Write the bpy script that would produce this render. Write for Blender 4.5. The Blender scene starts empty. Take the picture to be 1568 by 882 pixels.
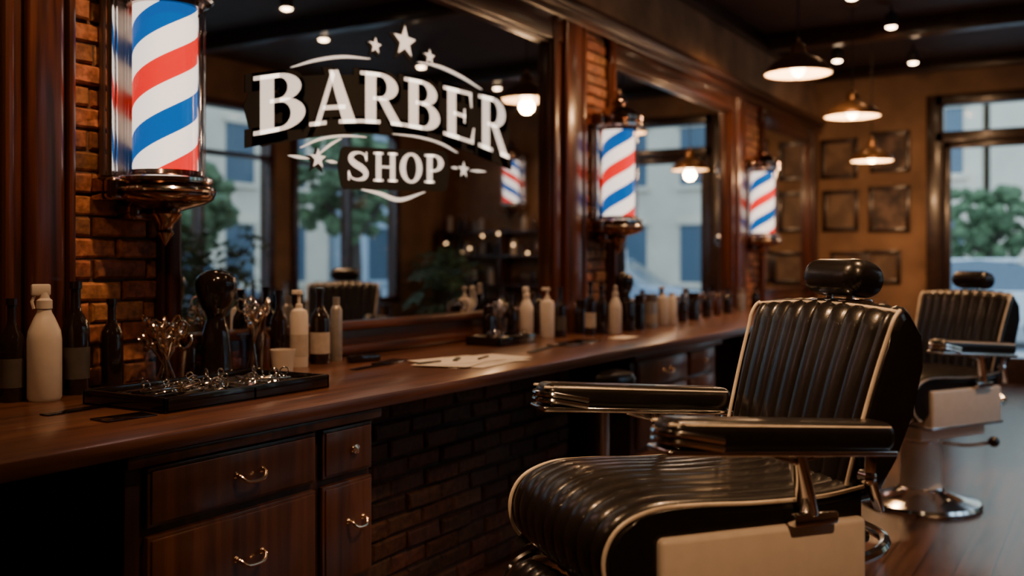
import bpy, bmesh, math, random
from mathutils import Vector, Matrix, Euler
random.seed(7)
rad=math.radians
# ------------------------------------------------------------------ survey constants
F=1524.4; VX=1700.0; CX=784.0; HY=400.0
TH=math.atan((VX-CX)/F); C=math.cos(TH); S=math.sin(TH)
EYE=1.30; W=2.95; CT=0.88; CF=1.98; FARX=11.8; OPP=-2.4; CEIL=3.5; BACKX=-1.6
def dep(px,Y): return F*Y/(C*(VX-px))
def wx(px,Y=W): return (dep(px,Y)-Y*S)/C
def wz(px,py,Y=W): return EYE+(HY-py)*dep(px,Y)/F
def cpos(px,py,z=CT,r=0.04):
    d=(EYE-z)*F/(py-HY); Y=min((VX-px)*d*C/F, W-0.10-r); return wx(px,Y),Y
def fary(px):
    k=(px-CX)/F
    return (FARX*S-k*FARX*C)/(C+k*S)
# ------------------------------------------------------------------ materials
def newmat(name):
    m=bpy.data.materials.new(name); m.use_nodes=True
    nt=m.node_tree; b=nt.nodes['Principled BSDF']; return m,nt,b
def plain(name,col,rough=.5,metal=0.,emit=None,es=0.,coat=0.,noise=0.15,scale=25,bump=0.0):
    m,nt,b=newmat(name); L=nt.links
    b.inputs['Roughness'].default_value=rough; b.inputs['Metallic'].default_value=metal
    tc=nt.nodes.new('ShaderNodeTexCoord'); n=nt.nodes.new('ShaderNodeTexNoise')
    n.inputs['Scale'].default_value=scale; n.inputs['Detail'].default_value=4
    L.new(tc.outputs['Object'],n.inputs['Vector'])
    r=nt.nodes.new('ShaderNodeValToRGB')
    r.color_ramp.elements[0].position=.3; r.color_ramp.elements[1].position=.7
    r.color_ramp.elements[0].color=(*[c*(1-noise) for c in col],1)
    r.color_ramp.elements[1].color=(*[min(1,c*(1+noise)) for c in col],1)
    L.new(n.outputs['Fac'],r.inputs['Fac']); L.new(r.outputs['Color'],b.inputs['Base Color'])
    if emit: b.inputs['Emission Color'].default_value=(*emit,1); b.inputs['Emission Strength'].default_value=es
    if coat: b.inputs['Coat Weight'].default_value=coat; b.inputs['Coat Roughness'].default_value=.08
    if bump:
        bp=nt.nodes.new('ShaderNodeBump'); bp.inputs['Strength'].default_value=bump; bp.inputs['Distance'].default_value=.002
        L.new(n.outputs['Fac'],bp.inputs['Height']); L.new(bp.outputs['Normal'],b.inputs['Normal'])
    return m
def wood(name,c1,c2,axis='X',rough=.3,scale=1.0,coat=.4,planks=None):
    m,nt,b=newmat(name); L=nt.links
    tc=nt.nodes.new('ShaderNodeTexCoord'); mp=nt.nodes.new('ShaderNodeMapping')
    s={'X':(.9,14,14),'Z':(14,14,.9),'Y':(14,.9,14)}[axis]
    mp.inputs['Scale'].default_value=tuple(a*scale for a in s)
    L.new(tc.outputs['Object'],mp.inputs['Vector'])
    n=nt.nodes.new('ShaderNodeTexNoise'); n.inputs['Scale'].default_value=1.6; n.inputs['Detail'].default_value=7; n.inputs['Distortion'].default_value=.7
    L.new(mp.outputs['Vector'],n.inputs['Vector'])
    r=nt.nodes.new('ShaderNodeValToRGB'); r.color_ramp.elements[0].position=.32; r.color_ramp.elements[1].position=.68
    r.color_ramp.elements[0].color=(*c1,1); r.color_ramp.elements[1].color=(*c2,1)
    L.new(n.outputs['Fac'],r.inputs['Fac']); out=r.outputs['Color']
    if planks:
        bt=nt.nodes.new('ShaderNodeTexBrick'); bt.inputs['Scale'].default_value=1
        bt.inputs['Brick Width'].default_value=planks[0]; bt.inputs['Row Height'].default_value=planks[1]
        bt.inputs['Mortar Size'].default_value=.004
        bt.inputs['Color1'].default_value=(1,1,1,1); bt.inputs['Color2'].default_value=(.5,.45,.42,1); bt.inputs['Mortar'].default_value=(.06,.04,.03,1)
        L.new(tc.outputs['Object'],bt.inputs['Vector'])
        mx=nt.nodes.new('ShaderNodeMix'); mx.data_type='RGBA'; mx.blend_type='MULTIPLY'; mx.inputs[0].default_value=1
        L.new(out,mx.inputs[6]); L.new(bt.outputs['Color'],mx.inputs[7]); out=mx.outputs[2]
    L.new(out,b.inputs['Base Color'])
    b.inputs['Roughness'].default_value=rough; b.inputs['Coat Weight'].default_value=coat; b.inputs['Coat Roughness'].default_value=.15
    bp=nt.nodes.new('ShaderNodeBump'); bp.inputs['Strength'].default_value=.15; bp.inputs['Distance'].default_value=.003
    L.new(n.outputs['Fac'],bp.inputs['Height']); L.new(bp.outputs['Normal'],b.inputs['Normal'])
    return m
def clearish(name,tint=(.9,.92,.95),gl=.12):
    m=bpy.data.materials.new(name); m.use_nodes=True; nt=m.node_tree; nt.nodes.clear()
    o=nt.nodes.new('ShaderNodeOutputMaterial'); t=nt.nodes.new('ShaderNodeBsdfTransparent'); g=nt.nodes.new('ShaderNodeBsdfGlossy')
    t.inputs[0].default_value=(*tint,1); g.inputs['Roughness'].default_value=.04
    fr=nt.nodes.new('ShaderNodeLayerWeight'); fr.inputs[0].default_value=gl
    mx=nt.nodes.new('ShaderNodeMixShader')
    nt.links.new(fr.outputs['Facing'],mx.inputs[0]); nt.links.new(t.outputs[0],mx.inputs[1]); nt.links.new(g.outputs[0],mx.inputs[2]); nt.links.new(mx.outputs[0],o.inputs[0])
    return m
M={}
M['frame']=wood('mahogany_frame',(.024,.007,.003),(.12,.034,.013),'X')
M['framez']=wood('mahogany_stile',(.024,.007,.003),(.13,.034,.013),'Z')
M['counter']=wood('counter_wood',(.060,.021,.011),(.17,.066,.031),'X',rough=.30,coat=.35)
M['cab']=wood('cabinet_wood',(.022,.009,.006),(.080,.030,.014),'Z',rough=.38,coat=.3,scale=.8)
M['drawer']=wood('drawer_wood',(.034,.012,.007),(.13,.048,.020),'Z',rough=.35,coat=.4,scale=.8)
M['floor']=wood('floor_boards',(.055,.024,.014),(.17,.080,.045),'X',rough=.26,coat=.3,planks=(1.8,.14))
M['dark']=plain('black_void_paint',(.012,.009,.008),.6)
M['plaster']=plain('brown_plaster',(.38,.21,.11),.75,noise=.3,scale=4)
M['tan']=plain('tan_plaster',(.28,.155,.08),.8,noise=.25,scale=3)
M['ceil']=plain('ceiling_paint',(.08,.05,.036),.6,noise=.2,scale=4)
M['beam']=wood('dark_beam',(.016,.008,.005),(.055,.024,.013),'X')
M['chrome']=plain('chrome',(.82,.80,.78),.12,1.,noise=.05)
M['satin']=plain('satin_metal',(.30,.24,.20),.55,1.,noise=.08)
M['bronze']=plain('dark_chrome',(.36,.24,.19),.15,1.,noise=.15)
M['gold']=plain('brass_steel',(.84,.64,.47),.2,1.,noise=.1)
M['leather']=plain('black_leather',(.010,.008,.0075),.28,coat=.22,noise=.3,scale=160,bump=.18)
M['pipe']=plain('cream_piping',(.72,.62,.50),.4)
M['cream']=plain('cream_enamel',(.84,.73,.62),.3,coat=.4,noise=.04)
M['blackgloss']=plain('black_gloss',(.012,.008,.007),.12,coat=.5)
M['darkglass']=plain('dark_bottle_glass',(.014,.008,.006),.08,coat=.6)
M['amber']=plain('amber_bottle_glass',(.06,.020,.008),.1,coat=.6)
M['white']=plain('white_plastic',(.62,.54,.47),.35,noise=.04)
M['silver']=plain('grey_plastic',(.30,.27,.25),.3,.4)
M['label']=plain('cream_label',(.42,.35,.29),.6)
M['greylabel']=plain('grey_label',(.07,.058,.05),.5)
M['paper']=plain('paper',(.68,.62,.56),.7,noise=.05)
M['ink']=plain('ink',(.05,.05,.05),.7)
M['glass']=clearish('clear_glass')
M['pane']=clearish('window_pane',(.95,.97,1),.05)
M['shade']=plain('lamp_brass',(.36,.19,.09),.3,.8)
M['bulb']=plain('lamp_bulb',(1,.8,.5),.5,emit=(1,.70,.40),es=22)
M['smallbulb']=plain('string_bulb',(1,.8,.5),.5,emit=(1,.58,.28),es=7)
M['spotlens']=plain('spot_lens',(1,.8,.5),.5,emit=(1,.68,.40),es=30)
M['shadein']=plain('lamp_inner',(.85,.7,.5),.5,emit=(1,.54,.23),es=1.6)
M['signwhite']=plain('sign_white_glow',(.88,.83,.77),.6,emit=(1,.90,.80),es=.85,noise=.03)  # no lamp: white paint with added glow to keep the letters bright
M['signdark']=plain('sign_paint_dark',(.006,.005,.005),.9)
mm,nt,b=newmat('mirror_glass'); b.inputs['Base Color'].default_value=(.70,.71,.72,1); b.inputs['Metallic'].default_value=1; b.inputs['Roughness'].default_value=.015
M['mirror']=mm
m,nt,b=newmat('red_brick'); at=nt.nodes.new('ShaderNodeVertexColor'); at.layer_name='Col'
n=nt.nodes.new('ShaderNodeTexNoise'); n.inputs['Scale'].default_value=38; n.inputs['Detail'].default_value=8
tc=nt.nodes.new('ShaderNodeTexCoord'); nt.links.new(tc.outputs['Object'],n.inputs['Vector'])
mx=nt.nodes.new('ShaderNodeMix'); mx.data_type='RGBA'; mx.blend_type='MULTIPLY'; mx.inputs[0].default_value=.8
rr=nt.nodes.new('ShaderNodeValToRGB'); rr.color_ramp.elements[0].position=.35; rr.color_ramp.elements[0].color=(.25,.25,.25,1); rr.color_ramp.elements[1].position=.65
nt.links.new(n.outputs['Fac'],rr.inputs['Fac']); nt.links.new(at.outputs['Color'],mx.inputs[6]); nt.links.new(rr.outputs['Color'],mx.inputs[7]); nt.links.new(mx.outputs[2],b.inputs['Base Color'])
b.inputs['Roughness'].default_value=.6
bp=nt.nodes.new('ShaderNodeBump'); bp.inputs['Strength'].default_value=.9; bp.inputs['Distance'].default_value=.006
nt.links.new(n.outputs['Fac'],bp.inputs['Height']); nt.links.new(bp.outputs['Normal'],b.inputs['Normal'])
M['brick']=m
def polemat():
    m,nt,b=newmat('barber_pole_stripes'); L=nt.links
    tc=nt.nodes.new('ShaderNodeTexCoord'); sp=nt.nodes.new('ShaderNodeSeparateXYZ'); L.new(tc.outputs['Object'],sp.inputs[0])
    a=nt.nodes.new('ShaderNodeMath'); a.operation='ARCTAN2'; L.new(sp.outputs['Y'],a.inputs[0]); L.new(sp.outputs['X'],a.inputs[1])
    d=nt.nodes.new('ShaderNodeMath'); d.operation='DIVIDE'; d.inputs[1].default_value=2*math.pi; L.new(a.outputs[0],d.inputs[0])
    z=nt.nodes.new('ShaderNodeMath'); z.operation='MULTIPLY'; z.inputs[1].default_value=1/0.37; L.new(sp.outputs['Z'],z.inputs[0])
    s=nt.nodes.new('ShaderNodeMath'); s.operation='SUBTRACT'; L.new(z.outputs[0],s.inputs[0]); L.new(d.outputs[0],s.inputs[1])
    o=nt.nodes.new('ShaderNodeMath'); o.operation='ADD'; o.inputs[1].default_value=20-.205; L.new(s.outputs[0],o.inputs[0])
    f=nt.nodes.new('ShaderNodeMath'); f.operation='FRACT'; L.new(o.outputs[0],f.inputs[0])
    r=nt.nodes.new('ShaderNodeValToRGB'); cr=r.color_ramp; cr.interpolation='CONSTANT'
    wh=(1,.86,.74,1); cr.elements[0].position=0; cr.elements[0].color=(.68,.006,.006,1)
    cr.elements[1].position=.25; cr.elements[1].color=wh
    e=cr.elements.new(.5); e.color=(.002,.070,.27,1); e=cr.elements.new(.75); e.color=wh
    L.new(f.outputs[0],r.inputs['Fac']); L.new(r.outputs['Color'],b.inputs['Base Color']); L.new(r.outputs['Color'],b.inputs['Emission Color'])
    b.inputs['Emission Strength'].default_value=1.8; b.inputs['Roughness'].default_value=.15
    return m
M['pole']=polemat()
# ------------------------------------------------------------------ mesh builder
class MB:
    def __init__(s): s.v=[];s.f=[];s.mi=[];s.mats=[];s.col=[]; s.T=Matrix.Identity(4)
    def add(s,vs,fs,mat,col=None):
        if mat not in s.mats: s.mats.append(mat)
        k=s.mats.index(mat); o=len(s.v)
        s.v+= [tuple(s.T@Vector(v)) for v in vs]
        for f in fs: s.f.append(tuple(o+i for i in f)); s.mi.append(k); s.col.append(col)
    def box(s,x0,x1,y0,y1,z0,z1,mat,bev=0,seg=2,R=None):
        c=Vector(((x0+x1)/2,(y0+y1)/2,(z0+z1)/2)); bm=bmesh.new()
        bmesh.ops.create_cube(bm,size=1,matrix=Matrix.Diagonal((x1-x0,y1-y0,z1-z0,1)))
        if bev: bmesh.ops.bevel(bm,geom=bm.edges[:],offset=bev,segments=seg,affect='EDGES',profile=.5)
        A=Matrix.Translation(c)@(R if R else Matrix.Identity(4))
        s.add([A@v.co for v in bm.verts],[[v.index for v in f.verts] for f in bm.faces],mat); bm.free()
    def lathe(s,prof,mat,loc=(0,0,0),seg=28,R=None,a0=0,a1=2*math.pi):
        full=abs(a1-a0-2*math.pi)<1e-6; n=seg if full else seg+1
        vs=[];fs=[]; A=Matrix.Translation(Vector(loc))@(R if R else Matrix.Identity(4))
        for (r,z) in prof:
            for j in range(n):
                a=a0+(a1-a0)*j/seg; vs.append(A@Vector((max(r,1e-4)*math.cos(a),max(r,1e-4)*math.sin(a),z)))
        for i in range(len(prof)-1):
            for j in range(seg):
                j2=(j+1)%n; fs.append((i*n+j,i*n+j2,(i+1)*n+j2,(i+1)*n+j))
        s.add(vs,fs,mat)
    def tube(s,pts,r,mat,seg=8,closed=False,sy=1.0):
        P=[Vector(p) for p in pts]; n=len(P); vs=[];fs=[]; up=Vector((0,0,1)); prev=None
        for i,p in enumerate(P):
            if closed: t=(P[(i+1)%n]-P[i-1])
            else: t=P[min(i+1,n-1)]-P[max(i-1,0)]
            t.normalize()
            if prev is None:
                a=t.cross(up); 
                if a.length<.01: a=t.cross(Vector((1,0,0)))
            else: a=prev-t*prev.dot(t)
            a.normalize(); prev=a; b2=t.cross(a)
            rr=r[i] if isinstance(r,(list,tuple)) else r
            for j in range(seg):
                q=2*math.pi*j/seg; vs.append(p+a*math.cos(q)*rr+b2*math.sin(q)*rr*sy)
        for i in range(n if closed else n-1):
            for j in range(seg):
                i2=(i+1)%n; fs.append((i*seg+j,i*seg+(j+1)%seg,i2*seg+(j+1)%seg,i2*seg+j))
        if not closed: fs.append(tuple(range(seg))); fs.append(tuple((n-1)*seg+j for j in range(seg)))
        s.add(vs,fs,mat)
    def bar(s,p0,p1,w,t,mat,bev=.004):
        p0=Vector(p0);p1=Vector(p1);d=p1-p0;L=d.length
        R=d.to_track_quat('Z','Y').to_matrix().to_4x4(); c=(p0+p1)/2
        s.box(c.x-w/2,c.x+w/2,c.y-t/2,c.y+t/2,c.z-L/2,c.z+L/2,mat,bev=min(bev,w*.4,t*.4),R=R)
    def ball(s,c,rx,ry,rz,mat,sub=3,R=None):
        bm=bmesh.new(); bmesh.ops.create_icosphere(bm,subdivisions=sub,radius=1,matrix=Matrix.Diagonal((rx,ry,rz,1)))
        A=Matrix.Translation(Vector(c))@(R if R else Matrix.Identity(4))
        s.add([A@v.co for v in bm.verts],[[v.index for v in f.verts] for f in bm.faces],mat); bm.free()
    def build(s,name,parent=None,loc=(0,0,0),rz=0,smooth=True,angle=40,origin=None):
        if origin is not None:
            o=Vector(origin); s.v=[tuple(Vector(v)-o) for v in s.v]; loc=origin
        me=bpy.data.meshes.new(name); me.from_pydata(s.v,[],s.f); 
        for k in s.mats: me.materials.append(M[k])
        me.polygons.foreach_set('material_index',s.mi)
        if any(c is not None for c in s.col):
            ca=me.color_attributes.new('Col','FLOAT_COLOR','CORNER')
            for p,c in zip(me.polygons,s.col):
                c=c or (.1,.1,.1)
                for li in p.loop_indices: ca.data[li].color=(*c,1)
        bm=bmesh.new(); bm.from_mesh(me); bmesh.ops.recalc_face_normals(bm,faces=bm.faces[:]); bm.to_mesh(me); bm.free()
        if smooth:
            me.polygons.foreach_set('use_smooth',[True]*len(me.polygons)); me.set_sharp_from_angle(angle=rad(angle))
        ob=bpy.data.objects.new(name,me); bpy.context.collection.objects.link(ob)
        ob.location=loc; ob.rotation_euler=(0,0,rz)
        if parent: ob.parent=parent
        return ob
def empty(name,loc=(0,0,0),rz=0):
    e=bpy.data.objects.new(name,None); bpy.context.collection.objects.link(e); e.location=loc; e.rotation_euler=(0,0,rz); e.empty_display_size=.1; return e
def cat(pts,n):
    P=[Vector(p) for p in pts]; P=[2*P[0]-P[1]]+P+[2*P[-1]-P[-2]]; out=[]; m=len(P)-3
    for k in range(n+1):
        u=k/n*m; i=min(int(u),m-1); t=u-i; a,b_,c,d=P[i:i+4]
        out.append(.5*((2*b_)+(c-a)*t+(2*a-5*b_+4*c-d)*t*t+(3*b_-a-3*c+d)*t**3))
    return out
# ------------------------------------------------------------------ room shell
def slab(name,boxes,mat,smooth=False):
    mb=MB()
    for bx in boxes: mb.box(*bx,mat)
    return mb.build(name,smooth=smooth)
slab('floor',[(BACKX-.2,FARX+.2,OPP-.2,W+.2,-.12,0)],'floor')
slab('ceiling',[(BACKX-.2,FARX+.2,OPP-.2,W+.2,CEIL,CEIL+.15)],'ceil')
slab('wall_mirror_side',[(BACKX,FARX,W,W+.2,0,CEIL)],'plaster')
slab('wall_rear',[(BACKX-.2,BACKX,OPP-.2,W+.2,0,CEIL)],'plaster')
DY1=fary(1432); DY0=.30; DZ=2.60; TZ0=2.72; TZ1=3.02
slab('wall_far',[(FARX,FARX+.2,DY1+.09,W+.2,0,CEIL),(FARX,FARX+.2,OPP-.2,DY0-.09,0,CEIL),(FARX,FARX+.2,DY0-.09,DY1+.09,TZ1+.1,CEIL)],'tan')
wins=[(4.2,6.2),(6.32,8.35),(8.75,10.7)]
WZ0,WZ1=.75,3.05
bx=[(BACKX,4.1,OPP-.2,OPP,0,CEIL),(10.8,FARX,OPP-.2,OPP,0,CEIL),(4.1,10.8,OPP-.2,OPP,0,WZ0),(4.1,10.8,OPP-.2,OPP,WZ1,CEIL),(8.42,8.68,OPP-.2,OPP,WZ0,WZ1)]
slab('wall_window_side',bx,'tan')
for i,(a,b_) in enumerate(wins):
    mb=MB()
    for (x0,x1,z0,z1) in [(a-.05,a+.04,WZ0,WZ1),(b_-.04,b_+.05,WZ0,WZ1),(a,b_,WZ0,WZ0+.08),(a,b_,WZ1-.08,WZ1),((a+b_)/2-.025,(a+b_)/2+.025,WZ0,WZ1),(a,b_,2.45,2.5)]:
        mb.box(x0,x1,OPP-.12,OPP+.03,z0,z1,'frame',bev=.006)
    mb.add([(a,OPP-.06,WZ0),(b_,OPP-.06,WZ0),(b_,OPP-.06,WZ1),(a,OPP-.06,WZ1)],[(0,1,2,3)],'pane')
    mb.build('window_%d'%(i+1))
mb=MB()
for (y0,y1,z0,z1) in [(DY1-.09,DY1+.088,0,TZ1+.098),(DY0-.088,DY0+.09,0,TZ1+.098),(DY0,DY1,DZ,TZ0),(DY0,DY1,TZ1-.02,TZ1+.098)]:
    mb.box(FARX-.05,FARX+.1,y0,y1,z0,z1,'beam',bev=.01)
for (y0,y1,z0,z1) in [(DY1-.16,DY1-.09,0,DZ),(DY0+.09,DY0+.16,0,DZ),(DY0+.1,DY1-.1,.0,.28),(DY0+.1,DY1-.1,DZ-.07,DZ)]:
    mb.box(FARX,FARX+.06,y0,y1,z0,z1,'beam',bev=.008)
mb.add([(FARX+.03,DY0,.2),(FARX+.03,DY1,.2),(FARX+.03,DY1,TZ1),(FARX+.03,DY0,TZ1)],[(0,1,2,3)],'pane')
mb.tube([(FARX-.05,DY0+.2,.95),(FARX-.05,DY0+.2,1.45)],.015,'chrome')
mb.build('door_1')
mb=MB()
mb.box(BACKX,FARX,W-.12,W,2.86,2.93,'frame',bev=.02)
mb.box(BACKX,FARX,W-.08,W,2.79,2.87,'frame',bev=.015)
mb.build('trim_cornice')
mb=MB(); mb.box(BACKX,FARX,W-.09,W,CEIL-.12,CEIL,'beam',bev=.02); mb.box(FARX-.09,FARX,OPP,W,CEIL-.12,CEIL,'beam',bev=.02); mb.build('trim_ceiling')
mb=MB(); mb.box(FARX-.03,FARX,DY1+.1,W-.9,0,.16,'beam',bev=.006); mb.build('baseboard_far')
for i,x in enumerate((1.2,4.0,6.8,9.6)):
    mb=MB(); mb.box(x-.08,x+.08,OPP,W-.1,CEIL-.16,CEIL,'beam',bev=.01); mb.build('trim_beam_%d'%(i+1))
# ------------------------------------------------------------------ brick
def bricks(name,x0,x1,z0,z1,Y,depth=.035,bw=.215,bh=.072,mo=.009,seed=1,tone=1.0):
    rnd=random.Random(seed); mb=MB()
    vs=[(x0,Y-depth*.55,z0),(x1,Y-depth*.55,z0),(x1,Y-depth*.55,z1),(x0,Y-depth*.55,z1),(x0,Y,z0),(x1,Y,z0),(x1,Y,z1),(x0,Y,z1)]
    mb.add(vs,[(0,1,2,3),(4,5,6,7),(0,1,5,4),(3,2,6,7),(0,3,7,4),(1,2,6,5)],'brick',(.13*tone,.068*tone,.042*tone))
    row=0; z=z0
    while z<z1-.02:
        x=x0-(bw*.5 if row%2 else 0)-rnd.random()*.03
        zt=min(z+bh,z1)
        while x<x1:
            a=max(x,x0);e=min(x+bw-mo,x1)
            if e-a>.02:
                d=depth*(.75+.45*rnd.random()); ch=.008; k=.5+.8*rnd.random()
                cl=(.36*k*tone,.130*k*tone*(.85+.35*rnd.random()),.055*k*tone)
                j=[rnd.uniform(-.004,.004) for _ in range(4)]; jz=[rnd.uniform(-.003,.003) for _ in range(4)]
                f0=[(a,Y-d*.5,z),(e,Y-d*.5,z),(e,Y-d*.5,zt-mo),(a,Y-d*.5,zt-mo)]
                f1=[(a+.001,Y-d+ch,z+.001+jz[0]),(e-.001,Y-d+ch,z+.001+jz[1]),(e-.001,Y-d+ch,zt-mo-.001+jz[2]),(a+.001,Y-d+ch,zt-mo-.001+jz[3])]
                f2=[(a+ch,Y-d+j[0],z+ch+jz[0]),(e-ch,Y-d+j[1],z+ch+jz[1]),(e-ch,Y-d+j[2],zt-mo-ch+jz[2]),(a+ch,Y-d+j[3],zt-mo-ch+jz[3])]
                fs=[(8,9,10,11)]
                for o in (0,4):
                    for q in range(4): fs.append((o+q,o+(q+1)%4,o+4+(q+1)%4,o+4+q))
                mb.add(f0+f1+f2,fs,'brick',cl)
            x+=bw
        z+=bh; row+=1
    return mb.build(name,smooth=False)
bricks('wall_brick_pier_1',wx(97),wx(230),CT,2.79,W,seed=1,tone=1.25)  # brick colour brightened to imitate the pole's glow on it
bricks('wall_brick_pier_2',wx(883),wx(922),CT,2.79,W,seed=2,tone=1.1)
bricks('wall_brick_pier_3',wx(1130),wx(1130)+.5,CT,2.79,W,seed=3)
BY=2.3
bricks('wall_brick_under_counter',2.50,wx(862,BY),0,.83,BY,seed=4,tone=.27)  # shade below the counter put into the darkened brick colour
# ------------------------------------------------------------------ mirrors with mahogany frames
MZ0,MZ1=1.03,2.64; GY=W-.025
def framed_mirror(i,f0,g0,g1,f1):
    e=empty('framed_mirror' if i==0 else 'framed_mirror.%03d'%i,((g0+g1)/2,W,0))
    mb=MB(); o=((g0+g1)/2,W,0)
    mb.box(g0-.02,g1+.02,GY,W-.002,MZ0-.02,MZ1+.02,'mirror')
    ob=mb.build('glass',e,smooth=False,origin=o); ob.location=(0,0,0)
    mb=MB()
    for (a,b_,inner) in ((f0,g0,1),(g1,f1,-1)):
        w=b_-a
        mb.box(a,b_,W-.06,W-.001,CT+.001,2.79,'framez',bev=.008)
        if w>.2:
            mb.box(a+w*.30,a+w*.78,W-.10,W-.055,CT+.001,2.79,'framez',bev=.02,seg=3)
            mb.box(a+w*.86,b_-.01,W-.085,W-.055,CT+.001,2.79,'framez',bev=.01)
            mb.box(a+.01,a+w*.16,W-.085,W-.055,CT+.001,2.79,'framez',bev=.01)
        else: mb.box(a+w*.2,a+w*.75,W-.085,W-.055,CT+.001,2.79,'framez',bev=.012)
    mb.box(f0,f1,W-.075,W-.001,MZ1,2.79,'frame',bev=.008)
    mb.box(g0,g1,W-.055,W-.02,MZ1-.025,MZ1+.01,'frame',bev=.01)
    mb.box(g0-.01,g1+.01,W-.09,W-.001,MZ0-.035,MZ0,'frame',bev=.01)
    mb.box(g0-.01,g1+.01,W-.065,W-.001,CT+.001,MZ0-.03,'frame',bev=.006)
    mb.box(g0-.01,g1+.01,W-.08,W-.06,CT+.005,CT+.05,'frame',bev=.008)
    ob=mb.build('frame',e,origin=o); ob.location=(0,0,0)
framed_mirror(0,-1.2,-.9,wx(-22),wx(97))
framed_mirror(1,wx(230),wx(262),wx(830),wx(883))
framed_mirror(2,wx(922),wx(930),wx(1107),wx(1130))
framed_mirror(3,wx(1130)+.5,wx(1130)+.62,11.25,11.6)
# ------------------------------------------------------------------ painted sign on mirror
def rect(x0,y0,x1,y1): return [(x0,y0),(x1,y0),(x1,y1),(x0,y1)]
def bowl(cx,cy,rx,ry,ix,iy,a0=90,a1=-90,n=18):
    out=[]
    for k in range(n):
        a=rad(a0+(a1-a0)*k/n);b_=rad(a0+(a1-a0)*(k+1)/n)
        out.append([(cx+rx*math.cos(a),cy+ry*math.sin(a)),(cx+rx*math.cos(b_),cy+ry*math.sin(b_)),(cx+ix*math.cos(b_),cy+iy*math.sin(b_)),(cx+ix*math.cos(a),cy+iy*math.sin(a))])
    return out
def stroke(pts,th,n=30):
    P=cat([(p[0],p[1],0) for p in pts],n); T=cat([(t,0,0) for t in th],n); out=[];L=[]
    for i,p in enumerate(P):
        t=(P[min(i+1,n)]-P[max(i-1,0)]).normalized(); q=Vector((-t.y,t.x,0))*max(T[i].x,.003)/2; L.append((p+q,p-q))
    for i in range(n): out.append([tuple(L[i][0][:2]),tuple(L[i+1][0][:2]),tuple(L[i+1][1][:2]),tuple(L[i][1][:2])])
    return out
stem=[rect(.12,0,.37,1),rect(0,0,.47,.07),rect(0,.93,.47,1)]
G={}
G['B']=stem+[rect(.3,.93,.46,1),rect(.3,.50,.46,.57),rect(.3,0,.48,.07)]+bowl(.46,.75,.43,.25,.17,.18)+bowl(.48,.285,.49,.285,.21,.215)
G['R']=stem+[rect(.3,.93,.46,1),rect(.3,.46,.50,.53),[(.42,.5),(.64,.5),(1.02,.0),(.76,.0)],rect(.74,0,1.06,.07)]+bowl(.46,.73,.45,.27,.18,.20)
G['A']=[[(.08,0),(.19,0),(.51,.92),(.44,1)],[(.38,1),(.58,1),(.98,0),(.69,0)],rect(.26,.27,.74,.35),rect(-.02,0,.33,.07),rect(.60,0,1.08,.07)]
G['E']=stem+[rect(.1,.93,.86,1),rect(.1,0,.92,.07),rect(.3,.465,.66,.535),[(.78,.94),(.86,.94),(.87,.70),(.83,.70)],[(.82,.06),(.92,.06),(.95,.32),(.91,.32)],rect(.61,.36,.66,.64)]
G['S']=stroke([(.82,.74),(.74,.90),(.52,.965),(.27,.89),(.22,.72),(.38,.57),(.62,.45),(.80,.28),(.74,.1),(.48,.035),(.24,.1),(.14,.27)],[.05,.06,.07,.15,.2,.23,.23,.2,.15,.07,.06,.05])+[rect(.79,.68,.85,.99),rect(.11,.01,.17,.33)]
G['H']=[rect(.1,0,.31,1),rect(.69,0,.9,1),rect(.3,.465,.7,.54)]+[rect(a,b_,a+.40,b_+.07) for a in (0,.6) for b_ in (0,.93)]
G['O']=bowl(.5,.5,.50,.53,.25,.44,0,360,36)
G['P']=stem+[rect(.3,.93,.46,1),rect(.3,.40,.48,.47)]+bowl(.46,.70,.46,.30,.20,.23)
def interp(t,T):
    for (a,va),(b_,vb) in zip(T,T[1:]):
        if t<=b_: 
            k=(t-a)/(b_-a); return va+(vb-va)*k
    return T[-1][1]
def smoothT(T,n=40):
    P=cat([(a,v,0) for a,v in T],n); return [(p.x,p.y) for p in P]
sign=MB()
def wp(px,py): return (wx(px,GY),wz(px,py,GY))
pxs=[383,462,543,612,673,726,782]; tops=[118,109,108,117,130,143,156]; bots=[209,195,188,193,205,222,245]
TT=smoothT([wp(p,t) for p,t in zip(pxs,tops)]); BB=smoothT([wp(p,t) for p,t in zip(pxs,bots)])
X0=wx(385,GY);X1=wx(779,GY)
def emit(poly,mp,mat,off):
    vs=[mp(*p) for p in poly]; sign.add([(x,GY-off,z) for x,z in vs],[tuple(range(len(vs)))],mat)
def inflate(poly,ex,ey):
    cx=sum(p[0] for p in poly)/len(poly); cy=sum(p[1] for p in poly)/len(poly); out=[]
    for x,y in poly:
        out.append((x+(ex if x>cx else -ex),y+(ey if y>cy else -ey)))
    return out
word='BARBER'; cw=(X1-X0)/6
for i,ch in enumerate(word):
    a=X0+i*cw
    def mp(x,y,a=a): 
        X=a+(.02+x*.93)*cw; zb=interp(X,BB); zt=interp(X,TT); return X,zb+y*(zt-zb)
    for p in G[ch]:
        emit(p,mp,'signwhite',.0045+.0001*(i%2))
        q=inflate(p,.11,.12); q=[(x-.03,y-.06) for x,y in q]; emit(q,mp,'signdark',.0024)
sx0=wx(526,GY);sx1=wx(683,GY)
def smap_factory(i):
    cw2=(sx1-sx0)/4
    def mp(x,y):
        X=sx0+(i+.03+x*.90)*cw2; k=(X-sx0)/(sx1-sx0); zb=wz(526,276,GY)*(1-k)+wz(683,281,GY)*k; zt=wz(526,231,GY)*(1-k)+wz(683,238,GY)*k
        return X,zb+y*(zt-zb)
    return mp
for i,ch in enumerate('SHOP'):
    mp=smap_factory(i)
    for p in G[ch]: emit(p,mp,'signwhite',.0045)
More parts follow.
